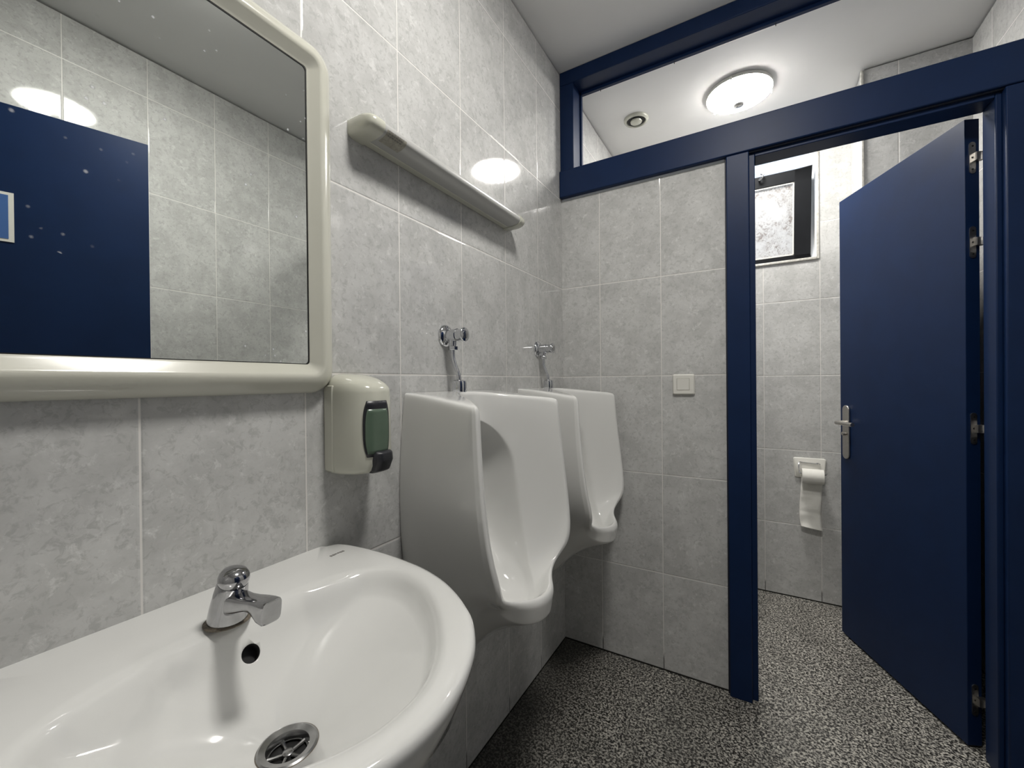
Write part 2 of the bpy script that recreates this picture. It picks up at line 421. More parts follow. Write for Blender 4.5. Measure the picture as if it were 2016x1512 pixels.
# ---------------------------------------------------------------- cubicle door (open inward)
HX, HY = 1.314, .103
e = Vector((1.08-HX, .66-HY, 0)).normalized(); rz = math.atan2(e.y, e.x)
DW, DT = .602, .040
d1 = empty('door_1', (HX, HY, 0), rz); struct(d1, 'dark blue cubicle door standing open inward, steel lever handle', 'door')
# local: +x along leaf, outer face at y=0 (towards -x world = local +y), thickness to local -y
b = MB(); b.box((0, -DT, .008), (DW, 0, 1.962), M['blue']); b.build('leaf', M['blue'], d1, bevel=.0015)
def plate(b, cx, cz, w, h, r, y0, y1, mat, n=6):
    l = rrect(w, h, r, n)
    b.rings([[(cx+p, y0, cz+q) for p, q in l], [(cx+p, y1, cz+q) for p, q in l]], mat=mat)
px = DW-.045
b = MB(); plate(b, px, .922, .042, .238, .0205, 0, .008, M['steel']); hp = b.build('handle_plate', M['steel'], d1, bevel=.002)
b = MB(); b.lathe([(.008, .0), (.008, .012), (.006, .013)], (px, .008, .915), (0, 1, 0), 20, M['steel']); b.build('keyhole', M['chromedull'], hp)
b = MB(); b.tube([(px, .006, .965), (px, .035, .965), (px-.003, .045, .965), (px-.012, .050, .965), (px-.05, .050, .965), (px-.115, .050, .965)], [.0085]*4+[.0085, .0085], 16); b.build('lever', M['steel'], d1)
b = MB(); plate(b, px, .922, .042, .238, .0205, -DT-.008, -DT, M['steel']); b.tube([(px, -DT-.006, .965), (px, -DT-.045, .965), (px-.012, -DT-.05, .965), (px-.115, -DT-.05, .965)], .0085, 14); b.build('inside_handle', M['steel'], d1)
for hz in (1.841, 1.579, 1.0, .152):
    b = MB(); l = rrect(.017, .098, .008, 5)
    b.rings([[(-.0022, -DT/2+p, hz+q) for p, q in l], [(0, -DT/2+p, hz+q) for p, q in l]], mat=M['steel'])
    b.box((-.016, -DT-.003, hz-.012), (-.001, -DT/2, hz+.012), M['steel'])
    h = b.build('hinge', M['steel'], d1)
    b = MB(); b.lathe([(.0075, -.028), (.0075, .018), (.005, .022)], (-.020, -DT-.002, hz), (0, 0, 1), 16, M['chrome']); b.build('knuckle', M['chrome'], h)
    b = MB()
    for dz in (-.036, .0, .036): b.lathe([(.003, 0), (.003, .0006)], (-.0022, -DT/2, hz+dz), (-1, 0, 0), 10, M['hole'])
    b.build('screw', M['hole'], h)

# ---------------------------------------------------------------- entrance door in the opposite wall (mirror only)
ang = R(15.8)
fx, fyy = 1.4745-.0*0 + 0, 0
FXE, FYE = 1.443-1.206+1.206, 0
fe = Vector((1.206+.032, -1.073, 0))                     # free edge
hd = Vector((math.sin(ang), -math.cos(ang), 0))          # towards the hinge
LW = .855
d2 = empty('door_2', fe, math.atan2(hd.y, hd.x)); struct(d2, 'dark blue entrance door standing ajar opposite the basin, seen in the mirror', 'door')
b = MB(); b.box((0, 0, .01), (LW, .038, 2.06), M['blue']); b.build('leaf', M['blue'], d2, bevel=.0015)
b = MB(); plate(b, .06, 1.0, .042, .238, .0205, -.008, 0, M['steel']); b.tube([(.06, -.006, 1.05), (.06, -.05, 1.05), (.072, -.052, 1.05), (.17, -.052, 1.05)], .0085, 14); b.build('handle', M['steel'], d2)
sg = empty('door_sign', fe + hd*.3265 + Vector((0, 0, 1.62)), math.atan2(hd.y, hd.x)); tag(sg, 'square blue sign with white border on the entrance door, seen in the mirror', 'sign')
b = MB(); b.box((0, -.003, 0), (.16, -.0002, .157), M['white']); b.build('border', M['white'], sg)
M['signblue'] = plain('sign_blue', (.055, .13, .34), .35)
b = MB(); b.box((.0115, -.0042, .009), (.1485, -.0031, .148), M['signblue']); b.build('panel', M['signblue'], sg)
b = MB()
for z0, z1 in ((0, DZ+.05),):
    b.box((XR-.008, DY0-.04, 0), (XR+.12, DY0+.012, DZ+.03), M['blue']); b.box((XR-.008, DY1-.012, 0), (XR+.12, DY1+.03, DZ+.03), M['blue'])
b.box((XR-.008, DY0-.04, DZ-.006), (XR+.12, DY1+.03, DZ+.03), M['blue'])
struct(b.build('trim_6', M['blue'], smooth=False), 'dark blue frame of the entrance doorway', 'door frame')

# ================================================================== CEILING LAMPS AND VENT
def ceiling_lamp(loc, glow, label):
    t = empty('ceiling_light', loc); tag(t, label, 'ceiling lamp', 'round ceiling lamps')
    b = MB(); b.lathe([(.134, 0), (.1375, -.0015), (.1395, -.004), (.1405, -.017), (.1395, -.0188), (.135, -.019)], n=64, mat=M['white']); b.build('base', M['white'], t)
    b = MB(); b.lathe([(.130, -.0192), (.1375, -.0196), (.1385, -.0202), (.1365, -.0220), (.126, -.0265), (.105, -.0325), (.075, -.0378), (.04, -.0415), (.008, -.0425)], n=64, mat=glow)
    b.build('glass_shade', glow, t, angle=180)
    for k in range(3):
        a = R(20+120*k); b = MB(); ca, sa = math.cos(a), math.sin(a)
        b.tube([(ca*.137, sa*.137, -.008), (ca*.1445, sa*.1445, -.010), (ca*.1450, sa*.1450, -.018), (ca*.141, sa*.141, -.0235)], .0042, 8); b.build('clip', M['white'], t)
    b = MB(); b.lathe([(.010, -.040), (.010, -.056), (.021, -.062), (.023, -.066), (.021, -.071), (.012, -.075), (.004, -.076)], n=24, mat=M['chromedull']); b.build('finial', M['chromedull'], t)
    return t
ceiling_lamp((.687, .535, ZC), M['lampC'], 'lit round flat glass ceiling lamp in the cubicle beside the air vent')
ceiling_lamp((.735, -1.10, ZC), M['lampF'], 'lit round glass ceiling lamp above the basin, seen only as a reflection')

vt = empty('ceiling_vent', (.214, .497, ZC)); tag(vt, 'small round cream air vent in the cubicle ceiling', 'air vent')
b = MB(); b.lathe([(.062, 0), (.062, -.006), (.057, -.012), (.050, -.014), (.047, -.010), (.046, 0)], n=48, mat=M['cream']); b.build('ring', M['cream'], vt)
b = MB(); b.lathe([(.0455, -.001), (.0455, -.0085)], n=40, mat=M['hole']); b.build('throat', M['hole'], vt)
b = MB(); b.lathe([(.026, -.006), (.030, -.012), (.028, -.017), (.018, -.020), (.004, -.021)], n=40, mat=M['cream']); b.build('disc', M['cream'], vt)

# ================================================================== LEFT WALL THINGS
# mirror
MY0, MY1, MZ0, MZ1 = -1.75, -1.190, 1.141, 1.814
mc = Vector((0, (MY0+MY1)/2, MZ0)); mr = empty('wall_mirror', mc); tag(mr, 'large mirror in a cream plastic frame above the washbasin', 'mirror')
mw, mh = MY1-MY0, MZ1-MZ0
prof = [(0, .0005), (0, .006), (.004, .016), (.011, .024), (.020, .0295), (.028, .032), (.033, .0322), (.037, .0300), (.050, .0195), (.0545, .0175), (.0545, .010)]
rs = []
for ins, x in prof:
    l = rrect(mw-2*ins, mh-2*ins, max(.046-ins*.75, .006), 10)
    rs.append([(x, p, q+mh/2) for p, q in l])
b = MB(); b.rings(rs, True, False, False); b.build('frame', M['creamframe'], mr, angle=60)
b = MB(); l = rrect(mw-.108, mh-.108, .007, 6)
b.rings([[(.010, p, q+mh/2) for p, q in l], [(.0155, p, q+mh/2) for p, q in l]], mat=M['mirror']); b.build('glass', M['mirror'], mr, smooth=False)
b = MB(); rs = []
for ins, x in ((.0535, .0160), (.0535, .0166), (.0560, .0166), (.0560, .0150)):
    l = rrect(mw-2*ins, mh-2*ins, .007, 6); rs.append([(x, p, q+mh/2) for p, q in l])
b.rings(rs, True, False, False); b.build('gasket', M['hole'], mr)

# tube lamp
TY0, TY1, TZ = -1.140, -.468, 1.7075
tl = empty('wall_lamp', (0, (TY0+TY1)/2, TZ)); tag(tl, 'unlit long tubular wall lamp with cream end caps, mounted aslant beside the mirror', 'wall lamp')
tl['label'] = 'unlit long tubular wall lamp with cream end caps to the right of the mirror'
hy = (TY1-TY0)/2
def dsec(y, s=1.0, x0=.0, depth=.062, h=.052, n=20):
    out = [(x0, y, -h/2*s), ]
    for k in range(n+1):
        a = -math.pi/2+math.pi*k/n
        out.append((depth-.034*1.0+(.034*s)*math.cos(a) if True else 0, y, (h/2*s)*math.sin(a)))
    out.append((x0, y, h/2*s)); return out
b = MB(); b.box((0, -hy+.036, -.0195), (.022, hy-.036, .0195), M['cream']); b.build('base_tray', M['cream'], tl, bevel=.003)
b = MB()
def arc(y, rx, rz, x0, n=24):
    out = []
    for k in range(n+1):
        a = -math.pi/2+math.pi*k/n; c_, s_ = abs(math.cos(a)), math.sin(a)
        out.append((x0+rx*c_**.68, y, rz*math.copysign(abs(s_)**.8, s_)))
    return out
ys = [-hy+.036, hy-.036]
b.rings([arc(y, .050, .0185, .020) for y in ys], True); b.build('diffuser', M['diffuser'], tl)
for s_ in (-1, 1):
    b = MB(); rs = []
    for dy, sc in ((.040, 1.0), (.020, 1.0), (.010, .95), (.004, .84), (.0, .62)):
        y = s_*(hy-dy)
        rs.append([(0, y, -.0212*sc)]+arc(y, .0525*sc, .0208*sc, .020, 18)+[(0, y, .0212*sc)])
    b.rings(rs, True); b.build('end_cap', M['cream'], tl, angle=50)
# worn label on the diffuser
b = MB(); rs = []
for y in (-hy+.048, -hy+.105):
    rs.append([(.020+.0503*math.cos(a)**.68, y, .0188*math.copysign(abs(math.sin(a))**.8, a)) for a in [R(-75+10*k) for k in range(8)]])
b.rings(rs, False, False, False); b.build('worn_label', M['stain'], tl)
b = MB()
rnd = random.Random(4)
for row in range(3):
    y = -hy+.053
    while y < -hy+.095:
        w = rnd.uniform(.002, .006); a0 = R(-6-13*row); a1 = R(-12-13*row)
        b.add([(.020+.0508*math.cos(a)**.68, yy, .0191*math.copysign(abs(math.sin(a))**.8, a)) for a in (a0, a1) for yy in (y, y+w)], [(0, 1, 3, 2)])
        y += w+rnd.uniform(.0015, .003)
b.build('faded_print', M['grey'], tl)

# soap dispenser
sd = empty('soap_dispenser', (0, -1.148, 1.0)); tag(sd, 'cream wall soap dispenser with green liquid window and black push lever', 'soap dispenser')
def ssec(z, w, d, x0=0.0, n=28, ex=.72):
    out = []
    for k in range(n+1):
        a = -math.pi/2+math.pi*k/n
        c_, s_ = math.cos(a), math.sin(a)
        out.append((x0+(d-x0)*abs(c_)**ex, w*math.copysign(abs(s_)**ex, s_), z))
    return out
lv = [(-.022, .046, .070), (-.020, .050, .086), (-.014, .0535, .096), (-.004, .055, .101), (.02, .0555, .104), (.14, .0555, .102), (.150, .0545, .099), (.158, .052, .090), (.168, .046, .070), (.176, .034, .042), (.179, .018, .016)]
b = MB(); b.rings([ssec(*q) for q in lv], True); b.build('housing', M['cream'], sd, angle=180)
b = MB(); l = [(-.0562, -.018), (-.0572, .0), (-.0572, .14), (-.0562, .152)]
b.rings([[(x_, y_, z_) for y_, z_ in ((-.0558, -.016), (-.0566, 0), (-.0566, .145), (-.0556, .155), (.0556, .155), (.0566, .145), (.0566, 0), (.0558, -.016))] for x_ in (.001, .027)], True)
b.build('back_plate', M['cream'], sd, bevel=.002)
def patch(z0, z1, a0, a1, off, bulge, mat, name, n=14, mz=12):
    b = MB(); rows = []
    for i in range(mz+1):
        z = z0+(z1-z0)*i/mz; t = 2*i/mz-1
        k = 1-bulge*abs(t)**3.0
        ac, ah = (a0+a1)/2, (a1-a0)/2*k
        row = []
        w_, d_ = .0555+off, .103+off
        for j in range(n+1):
            a = R(ac+ah*(2*j/n-1)); c_, s_ = math.cos(a), math.sin(a)
            row.append((d_*abs(c_)**.72, w_*math.copysign(abs(s_)**.72, s_), z))
        rows.append(row)
    b.rings(rows, False, False, False)
    o = b.build(name, mat, sd, angle=180)
    m_ = o.modifiers.new('t', 'SOLIDIFY'); m_.thickness = .0012; m_.offset = 1
    return o
patch(.014, .124, -33, 14, .0003, .30, M['black'], 'window_recess')
patch(.020, .108, -29, 11, .0016, .24, M['liquid'], 'soap_window')
b = MB(); rs = []
for z, d, w in ((-.021, .092, .018), (-.015, .108, .022), (.006, .118, .0235), (.020, .116, .0235), (.024, .110, .022)):
    rs.append([(.070+(d-.070)*p, .002+w*q, z) for p, q in ((0, -1), (.55, -1), (.86, -.86), (1, -.5), (1, .5), (.86, .86), (.55, 1), (0, 1))])
b.rings(rs, True); b.build('push_lever', M['black'], sd, bevel=.002)

# ---------------------------------------------------------------- urinals
# stations around the rim (right half); rings from the wall outward, over the rim, into the bowl
ST = [
 # W               Oa               Ob                Oc                Ro               Rt              Ri                V1               V2               A0               A1               A2
 [(0,0,1.135),    (.02,0,1.1355),  (.045,0,1.135),   (.056,0,1.134),   (.060,0,1.1335), (.064,0,1.131), (.066,0,1.126),   (.069,0,1.105),  (.072,0,1.080),  (.074,0,1.062),  (.050,0,1.056),  (.030,0,1.020)],
 [(0,.045,1.135), (.02,.045,1.1355),(.055,.050,1.134),(.066,.050,1.133),(.071,.048,1.1325),(.075,.047,1.130),(.077,.046,1.125),(.079,.045,1.102),(.080,.042,1.075),(.081,.036,1.055),(.054,.034,1.048),(.031,.026,1.010)],
 [(0,.085,1.135), (.03,.088,1.135),(.080,.086,1.131),(.097,.083,1.129),(.102,.081,1.1285),(.106,.079,1.126),(.108,.077,1.120),(.110,.076,1.095),(.109,.074,1.060),(.105,.070,1.030),(.070,.066,1.022),(.035,.048,.985)],
 [(0,.125,1.135), (.05,.130,1.133),(.128,.126,1.125),(.149,.123,1.122),(.154,.121,1.1215),(.158,.119,1.119),(.160,.117,1.113),(.161,.115,1.085),(.150,.108,1.040),(.127,.089,.998),(.086,.086,.990), (.040,.060,.955)],
 [(0,.157,1.135), (.08,.172,1.131),(.172,.169,1.119),(.198,.166,1.116),(.204,.165,1.1155),(.208,.163,1.113),(.210,.160,1.107),(.208,.156,1.070),(.184,.135,1.010),(.145,.101,.962),(.098,.097,.955),(.045,.064,.925)],
 [(0,.166,1.133), (.08,.185,1.129),(.190,.202,1.116),(.233,.208,1.111),(.241,.207,1.111),(.245,.203,1.109),(.244,.195,1.102),(.234,.180,1.055),(.198,.148,.985),(.152,.105,.928),(.104,.100,.922),(.048,.066,.895)],
 [(0,.169,1.122), (.08,.188,1.116),(.190,.205,1.103),(.236,.212,1.097),(.245,.2105,1.097),(.248,.205,1.096),(.247,.196,1.088),(.237,.182,1.040),(.202,.151,.965),(.155,.106,.910),(.106,.101,.905),(.050,.067,.882)],
 [(0,.180,1.02),  (.08,.196,1.01), (.190,.209,1.00), (.240,.215,1.00), (.251,.213,1.00),(.254,.208,1.00),(.252,.198,.998),(.238,.183,.975),(.206,.154,.920),(.161,.106,.868),(.111,.101,.863),(.053,.067,.848)],
 [(0,.187,.92),   (.08,.202,.91),  (.190,.214,.90),  (.249,.220,.90),  (.262,.218,.90), (.265,.212,.90), (.263,.202,.90), (.245,.185,.880),(.214,.154,.850),(.169,.105,.812),(.120,.100,.806),(.058,.067,.798)],
 [(0,.186,.80),   (.08,.201,.80),  (.195,.214,.80),  (.260,.219,.80),  (.274,.216,.80), (.278,.209,.80), (.274,.198,.80), (.254,.181,.785),(.224,.149,.770),(.182,.102,.748),(.135,.098,.742),(.070,.065,.742)],
 [(0,.176,.70),   (.08,.190,.71),  (.200,.200,.73),  (.270,.205,.732), (.285,.201,.729),(.289,.193,.729),(.284,.182,.735),(.264,.167,.722),(.235,.137,.702),(.199,.093,.688),(.158,.090,.680),(.090,.063,.688)],
 [(0,.158,.62),   (.08,.170,.645), (.195,.178,.680), (.260,.188,.692), (.278,.187,.690),(.284,.180,.693),(.281,.168,.702),(.266,.150,.692),(.242,.119,.670),(.214,.081,.654),(.180,.079,.644),(.110,.057,.652)],
 [(0,.125,.555),  (.08,.138,.585), (.185,.144,.632), (.240,.146,.662), (.262,.153,.664),(.270,.150,.670),(.268,.142,.676),(.260,.124,.666),(.248,.095,.648),(.228,.069,.634),(.198,.067,.621),(.125,.049,.630)],
 [(0,.090,.48),   (.07,.092,.515), (.180,.118,.592), (.240,.113,.620), (.262,.118,.646),(.267,.115,.655),(.263,.109,.659),(.257,.094,.648),(.250,.075,.633),(.239,.055,.621),(.212,.053,.608),(.138,.041,.617)],
 [(0,.070,.425),  (.070,.065,.445),(.170,.085,.560), (.270,.078,.592), (.280,.080,.634),(.280,.077,.645),(.274,.073,.648),(.266,.064,.638),(.258,.052,.624),(.248,.040,.612),(.222,.038,.600),(.146,.030,.608)],
 [(0,.040,.402),  (.070,.038,.412),(.160,.045,.528), (.298,.046,.584), (.305,.046,.628),(.301,.044,.640),(.293,.041,.643),(.281,.036,.632),(.268,.030,.616),(.256,.022,.606),(.230,.021,.594),(.152,.016,.601)],
 [(0,0,.400),     (.070,0,.408),   (.155,0,.522),    (.308,0,.581),    (.3135,0,.626),  (.309,0,.638),   (.300,0,.641),   (.287,0,.630),   (.272,0,.613),   (.260,0,.603),   (.234,0,.592),   (.155,0,.599)],
]
def supports(q):
    """extra rings hugging the edges keep them crisp under subdivision"""
    L = lambda a, b, f: tuple(a[i]+(b[i]-a[i])*f for i in range(3))
    W_, Oa, Ob, Oc, Ro, Rt, Ri, V1, V2, A0, A1, A2 = q
    k = max(0.0, min(1.0, (A0[2]-.66)/.10))          # the recess reaches almost to the wall above the basin
    A1 = (A1[0]*(1-k)+min(A1[0], .050)*k, A1[1], A1[2]); A2 = (A2[0]*(1-k)+.018*k, A2[1]+.012*k, A2[2])
    return [W_, L(W_, Oa, .12), Oa, Ob, L(Ob, Oc, .85), Oc, L(Oc, Ro, .16), L(Oc, Ro, .8), Ro, Rt, Ri, L(Ri, V1, .25), V1, V2, L(V2, A0, .82), A0, L(A0, A1, .16), L(A0, A1, .55), A1, A2]
def urinal_mesh():
    nS = len(ST); full = []
    for s in ST: full.append(supports(s))
    for s in reversed(ST[1:-1]): full.append([(x, -y, z) for x, y, z in supports(s)])
    # centre of the bowl back
    rings = []
    NR = len(full[0])
    for k in range(NR): rings.append([(q[k][0], q[k][1], q[k][2]) for q in full])
    cx = Vector((.014, 0, .82))
    for f, dx in ((.45, .0), (.85, -.002)):
        rings.append([tuple(Vector(p).lerp(cx, f)+Vector((dx, 0, 0))) for p in rings[NR-1]])
    b = MB(); n = len(full)
    vs = [p for r in rings for p in r]; fs = []
    for i in range(len(rings)-1):
        for j in range(n):
            k = (j+1) % n; fs.append((i*n+j, i*n+k, (i+1)*n+k, (i+1)*n+j))
    vs.append(tuple(cx)); c = len(vs)-1; i = len(rings)-1
    for j in range(n): fs.append((i*n+j, i*n+(j+1) % n, c))
    b.add(vs, fs, None); return b
def make_urinal(y, label):
    t = empty('urinal', (.001, y, .39)); tag(t, label, 'urinal', 'wall urinals')
    b = urinal_mesh(); b.xf(Matrix.Translation((0, 0, -.39)))
    b.build('bowl', M['ceramic'], t, subsurf=3, angle=180)
    return t
u1 = make_urinal(-.815, 'white ceramic urinal nearest the washbasin, beside the soap dispenser')
u2 = copy_tree(u1); u2.location = (.001, -.250, .39); tag(u2, 'white ceramic urinal in the corner by the partition wall')

# flush valves
def make_valve(y, label):
    t = empty('flush_valve', (0, y, 1.131)); tag(t, label, 'flush valve', 'chrome urinal flush valves')
    zz = .158
    b = MB(); b.lathe([(.031, 0), (.031, .003), (.027, .008), (.019, .012), (.015, .014)], (0, 0, zz), (1, 0, 0), 40); b.build('wall_flange', M['chrome'], t)
    b = MB(); b.lathe([(.0165, .008), (.0172, .014), (.0172, .038), (.0182, .0385), (.0182, .043), (.0165, .0445)], (0, 0, zz), (1, 0, 0), 32)
    b.lathe([(.0115, -.004), (.0105, .016), (.010, .020)], (.026, 0, zz-.010), (0, 0, -1), 24); b.build('valve_body', M['chrome'], t)
    b = MB(); b.lathe([(.0160, .043), (.0168, .047), (.0160, .053), (.0165, .058), (.0190, .064), (.0198, .0665), (.0190, .069), (.0175, .070)], (0, 0, zz), (1, 0, 0), 32)
    kn = b.build('push_knob', M['chrome'], t)
    b = MB(); b.lathe([(.0110, .0700), (.0112, .0712), (.0100, .0716)], (0, 0, zz), (1, 0, 0), 32); b.build('knob_button', M['chromedull'], kn)
    b = MB(); b.lathe([(.0125, 0), (.0137, .001), (.0137, .011), (.0125, .012)], (.026, 0, zz-.041), (0, 0, 1), 6); b.build('nut', M['chrome'], t, bevel=.0005)
    pts = cr_spline([(.026, 0, zz-.038), (.026, 0, zz-.052), (.028, 0, zz-.066), (.036, .001, zz-.090), (.043, .002, zz-.108), (.045, .002, zz-.125), (.045, .002, .02)], 6)
    b = MB(); b.tube(pts, .0062, 14); b.build('supply_pipe', M['chrome'], t, angle=180)
    b = MB(); b.lathe([(.0195, .0), (.0200, .002), (.0200, .027), (.0185, .032), (.013, .035), (.006, .036)], (.046, .002, 0), (0, 0, 1), 36); b.build('pipe_cap', M['chrome'], t)
    return t
v1 = make_valve(-.822, 'chrome flush valve with bent pipe above the nearer urinal')
v2 = copy_tree(v1); v2.location = (0, -.254, 1.131); tag(v2, 'chrome flush valve with bent pipe above the corner urinal')

# ---------------------------------------------------------------- washbasin
BYC = -1.432; BZ = .835
wb = empty('washbasin', (.0, BYC, BZ)); tag(wb, 'white ceramic washbasin with rounded front under the mirror', 'washbasin')
half_o = [(0, 0), (0, .08), (0, .16), (.0, .205), (.004, .232), (.016, .249), (.040, .257), (.075, .261), (.106, .2625), (.150, .262), (.20, .2575), (.247, .250), (.30, .234), (.344, .213), (.380, .190), (.410, .166), (.442, .127), (.462, .088), (.476, .045), (.481, .0)]
half_i = [(.126, 0), (.126, .035), (.128, .07), (.131, .100), (.136, .125), (.143, .150), (.153, .172), (.167, .192), (.184, .207), (.205, .216), (.230, .217), (.258, .211), (.288, .199), (.318, .181), (.345, .161), (.370, .138), (.400, .105), (.423, .070), (.437, .035), (.441, .0)]
def loopd(h, n=4):
    P = h+[(x, -y) for x, y in reversed(h[1:-1])]
    return [tuple(p) for p in cr_spline(P, n, True)]
O = loopd(half_o); I = loopd(half_i); n = len(O); cxy = np.array((.20, 0.))
def off(L, d, keepwall=True):
    out = []
    for j in range(n):
        a = np.array(L[j-1]); c_ = np.array(L[(j+1) % n]); t_ = c_-a; t_ /= np.linalg.norm(t_)+1e-9
        nrm = np.array((-t_[1], t_[0]))
        p = np.array(L[j]); 
        if np.dot(nrm, cxy-p) < 0: nrm = -nrm
        q = p+nrm*d
        if keepwall and p[0] < .0015: q[0] = p[0]
        out.append(tuple(q))
    return out
rings = []
def rg(L, z): rings.append([(x, y, z) for x, y in L])
def lp(A, B, f): return [((1-f)*a[0]+f*b_[0], (1-f)*a[1]+f*b_[1]) for a, b_ in zip(A, B)]
U = [(max(.0, .0+.16+(x-.16)*.55) if x > .002 else 0.0, y*.6) for x, y in O]
U2 = [(max(.0, .12+(x-.12)*.40) if x > .002 else 0.0, y*.40) for x, y in O]
rg(U2, -.225); rg(lp(U2, U, .6), -.205); rg(U, -.17); rg(lp(U, off(O, .02), .6), -.10); rg(off(O, .022), -.062); rg(off(O, .014), -.052); rg(off(O, .006), -.030); rg(off(O, .001), -.016); rg(O, -.010); rg(off(O, .0012), -.005); rg(off(O, .004), -.0015); rg(off(O, .009), 0)
rg(lp(off(O, .009), off(I, -.012), .5), .0003); rg(off(I, -.014), 0); rg(off(I, -.007), -.0012); rg(I, -.0045)
DR, DC = .033, (.246, 0)
Dn = []
for x, y in I:
    a = math.atan2(y-DC[1], x-DC[0]); Dn.append((DC[0]+DR*math.cos(a), DC[1]+DR*math.sin(a)))
depth = .126
def smax(a, b_, k=.010):
    h_ = max(k-abs(a-b_), 0)/k; return max(a, b_)+h_*h_*k*.25
for s_ in (.03, .06, .10, .14, .19, .24, .30, .36, .42, .48, .55, .62, .69, .76, .83, .89, .94, .98, 1.0):
    row = []
    for (x, y), (dx, dy) in zip(I, Dn):
        px_, py_ = x+(dx-x)*s_, y+(dy-y)*s_
        zf = -.0045-.020*min(1, s_/.10)**.8-(depth-.0245)*(max(0, s_-.02)/.98)**.92      # shallow floor falling to the drain
        tb = px_-.128-max(0, abs(py_)-.09)*.30
        zb = -.0045-max(0, tb)*1.75*min(1, .35+max(0, tb)/.03)                           # steep back wall
        e_ = 1-min(1, s_/.85)**4
        z = smax(zf, zb) if tb < .12 else zf
        z = zf+(z-zf)*min(1, (1-s_)/.12)
        row.append((px_, py_, min(z, -.0045)))
    rings.append(row)
rings.append([(DC[0]+(x-DC[0])*.93, y*.93, -depth-.012) for x, y in Dn])
b = MB(); b.rings(rings, True, True, False, M['ceramic'])
b.add([(DC[0]+(x-DC[0])*.93, y*.93, -depth-.012) for x, y in Dn], [tuple(range(n))], M['hole'])
basin = b.build('bowl', M['ceramic'], wb, angle=60)
# overflow opening cut into the back of the bowl
cut = MB(); nd = Vector((.80, 0, .60)).normalized(); oc = Vector((.162, .0065, -.0365))
cut.lathe([(.0118, -.028), (.0118, .03)], oc, nd, 28, M['hole'])
co = cut.build('cutter', M['hole'], None); co.location = wb.location
bpy.context.view_layer.update()
mod = basin.modifiers.new('overflow', 'BOOLEAN'); mod.operation = 'DIFFERENCE'; mod.object = co; mod.solver = 'EXACT'
if hasattr(mod, 'material_mode'): mod.material_mode = 'TRANSFER'
dg = bpy.context.evaluated_depsgraph_get()
nm = bpy.data.meshes.new_from_object(basin.evaluated_get(dg)); basin.modifiers.clear(); basin.data = nm
bpy.data.objects.remove(co, do_unlink=True)
b = MB(); ring = []
dz = -depth
b.lathe([(.0345, dz-.001), (.0345, dz+.0018), (.032, dz+.003), (.0245, dz+.001), (.0235, dz-.002), (.0225, dz-.009), (.0215, dz-.009)], (DC[0], 0, 0), (0, 0, 1), 48, M['chromedull'], False, False)
dn = b.build('drain', M['chromedull'], wb)
b = MB(); b.lathe([(.0065, dz-.012), (.0065, dz-.0065), (.005, dz-.0055)], (DC[0], 0, 0), (0, 0, 1), 20, M['chromedull'])
for k in range(5):
    a = R(20+72*k); pts = [(DC[0]+r_*math.cos(a), r_*math.sin(a), dz-.009) for r_ in (.005, .014, .0225)]
    b.tube(pts, [.0022, .0020, .0028], 8, M['chromedull'])
b.build('strainer', M['chromedull'], dn)
b = MB(); b.lathe([(.0345, dz-.001), (.0362, dz+.0002), (.0362, dz+.0012), (.0340, dz+.0016)], (DC[0], 0, 0), (0, 0, 1), 48, M['grime'], False, False); b.build('limescale_ring', M['grime'], dn)
# small faded maker's mark printed near the corner, unreadable
b = MB(); rnd = random.Random(2)
for k in range(6):
    y = .196+k*.0052; b.box((.0575, y, .0004), (.0575+rnd.uniform(.0045, .006), y+.0034, .0009), M['grey'])
b.xf(Matrix.Translation((0, 0, 0))); b.build('printed_mark', M['grey'], wb)
b = MB(); b.tube([(.2, 0, -.22), (.2, 0, -.40), (.19, 0, -.44), (.15, 0, -.46), (.11, 0, -.44), (.10, 0, -.40), (.08, 0, -.37), (.0, 0, -.36)], .016, 16); b.build('waste_trap', M['chrome'], wb)
# pocks in the glaze
b = MB()
for x, y, z in (): pass

# faucet
fa = empty('faucet', (.122, -1.440, BZ)); tag(fa, 'small chrome push tap on the back ledge of the washbasin', 'tap')
b = MB(); b.lathe([(.0285, .0004), (.0285, .0016), (.024, .003)], n=36); b.build('base_ring', M['grime'], fa)
def ell(c, ax, a, bb, n=28, tilt=0):
    out = []; ct, st_ = math.cos(tilt), math.sin(tilt)
    for k in range(n):
        t = 2*math.pi*k/n; u = a*math.cos(t); v = bb*math.sin(t)
        out.append((c[0]+u*ct, c[1]+v, c[2]-u*st_))
    return out
b = MB(); rs = [ell((.000, 0, .001), 0, .0255, .0240), ell((.0005, 0, .008), 0, .0252, .0238), ell((.004, 0, .024), 0, .0235, .0220, tilt=.10), ell((.009, 0, .040), 0, .0215, .0200, tilt=.22), ell((.0135, 0, .052), 0, .0195, .0185, tilt=.3), ell((.0150, 0, .0555), 0, .0180, .0172, tilt=.3)]
b.rings(rs, True); b.build('tap_body', M['tapchrome'], fa, angle=50)
ax = Vector((.28, 0, 1)).normalized()
b = MB(); b.lathe([(.0150, .048), (.0150, .051), (.0150, .055), (.0172, .058), (.0186, .062), (.0187, .066), (.0178, .070), (.0150, .0745), (.010, .0775), (.004, .0790), (.001, .0792)], (.0, 0, 0), ax, 36); b.build('push_knob', M['tapchrome'], fa, angle=60)
def sect(x, zt, zb, hw, n=20, lean=0):
    out = []; zc_, hh = (zt+zb)/2, (zt-zb)/2
    for k in range(n):
        t = 2*math.pi*k/n; c_, s_ = math.cos(t), math.sin(t)
        y = hw*math.copysign(abs(c_)**.45, c_); z = hh*math.copysign(abs(s_)**.45, s_)
        out.append((x+lean*(zc_+z-zb), y, zc_+z))
    return out
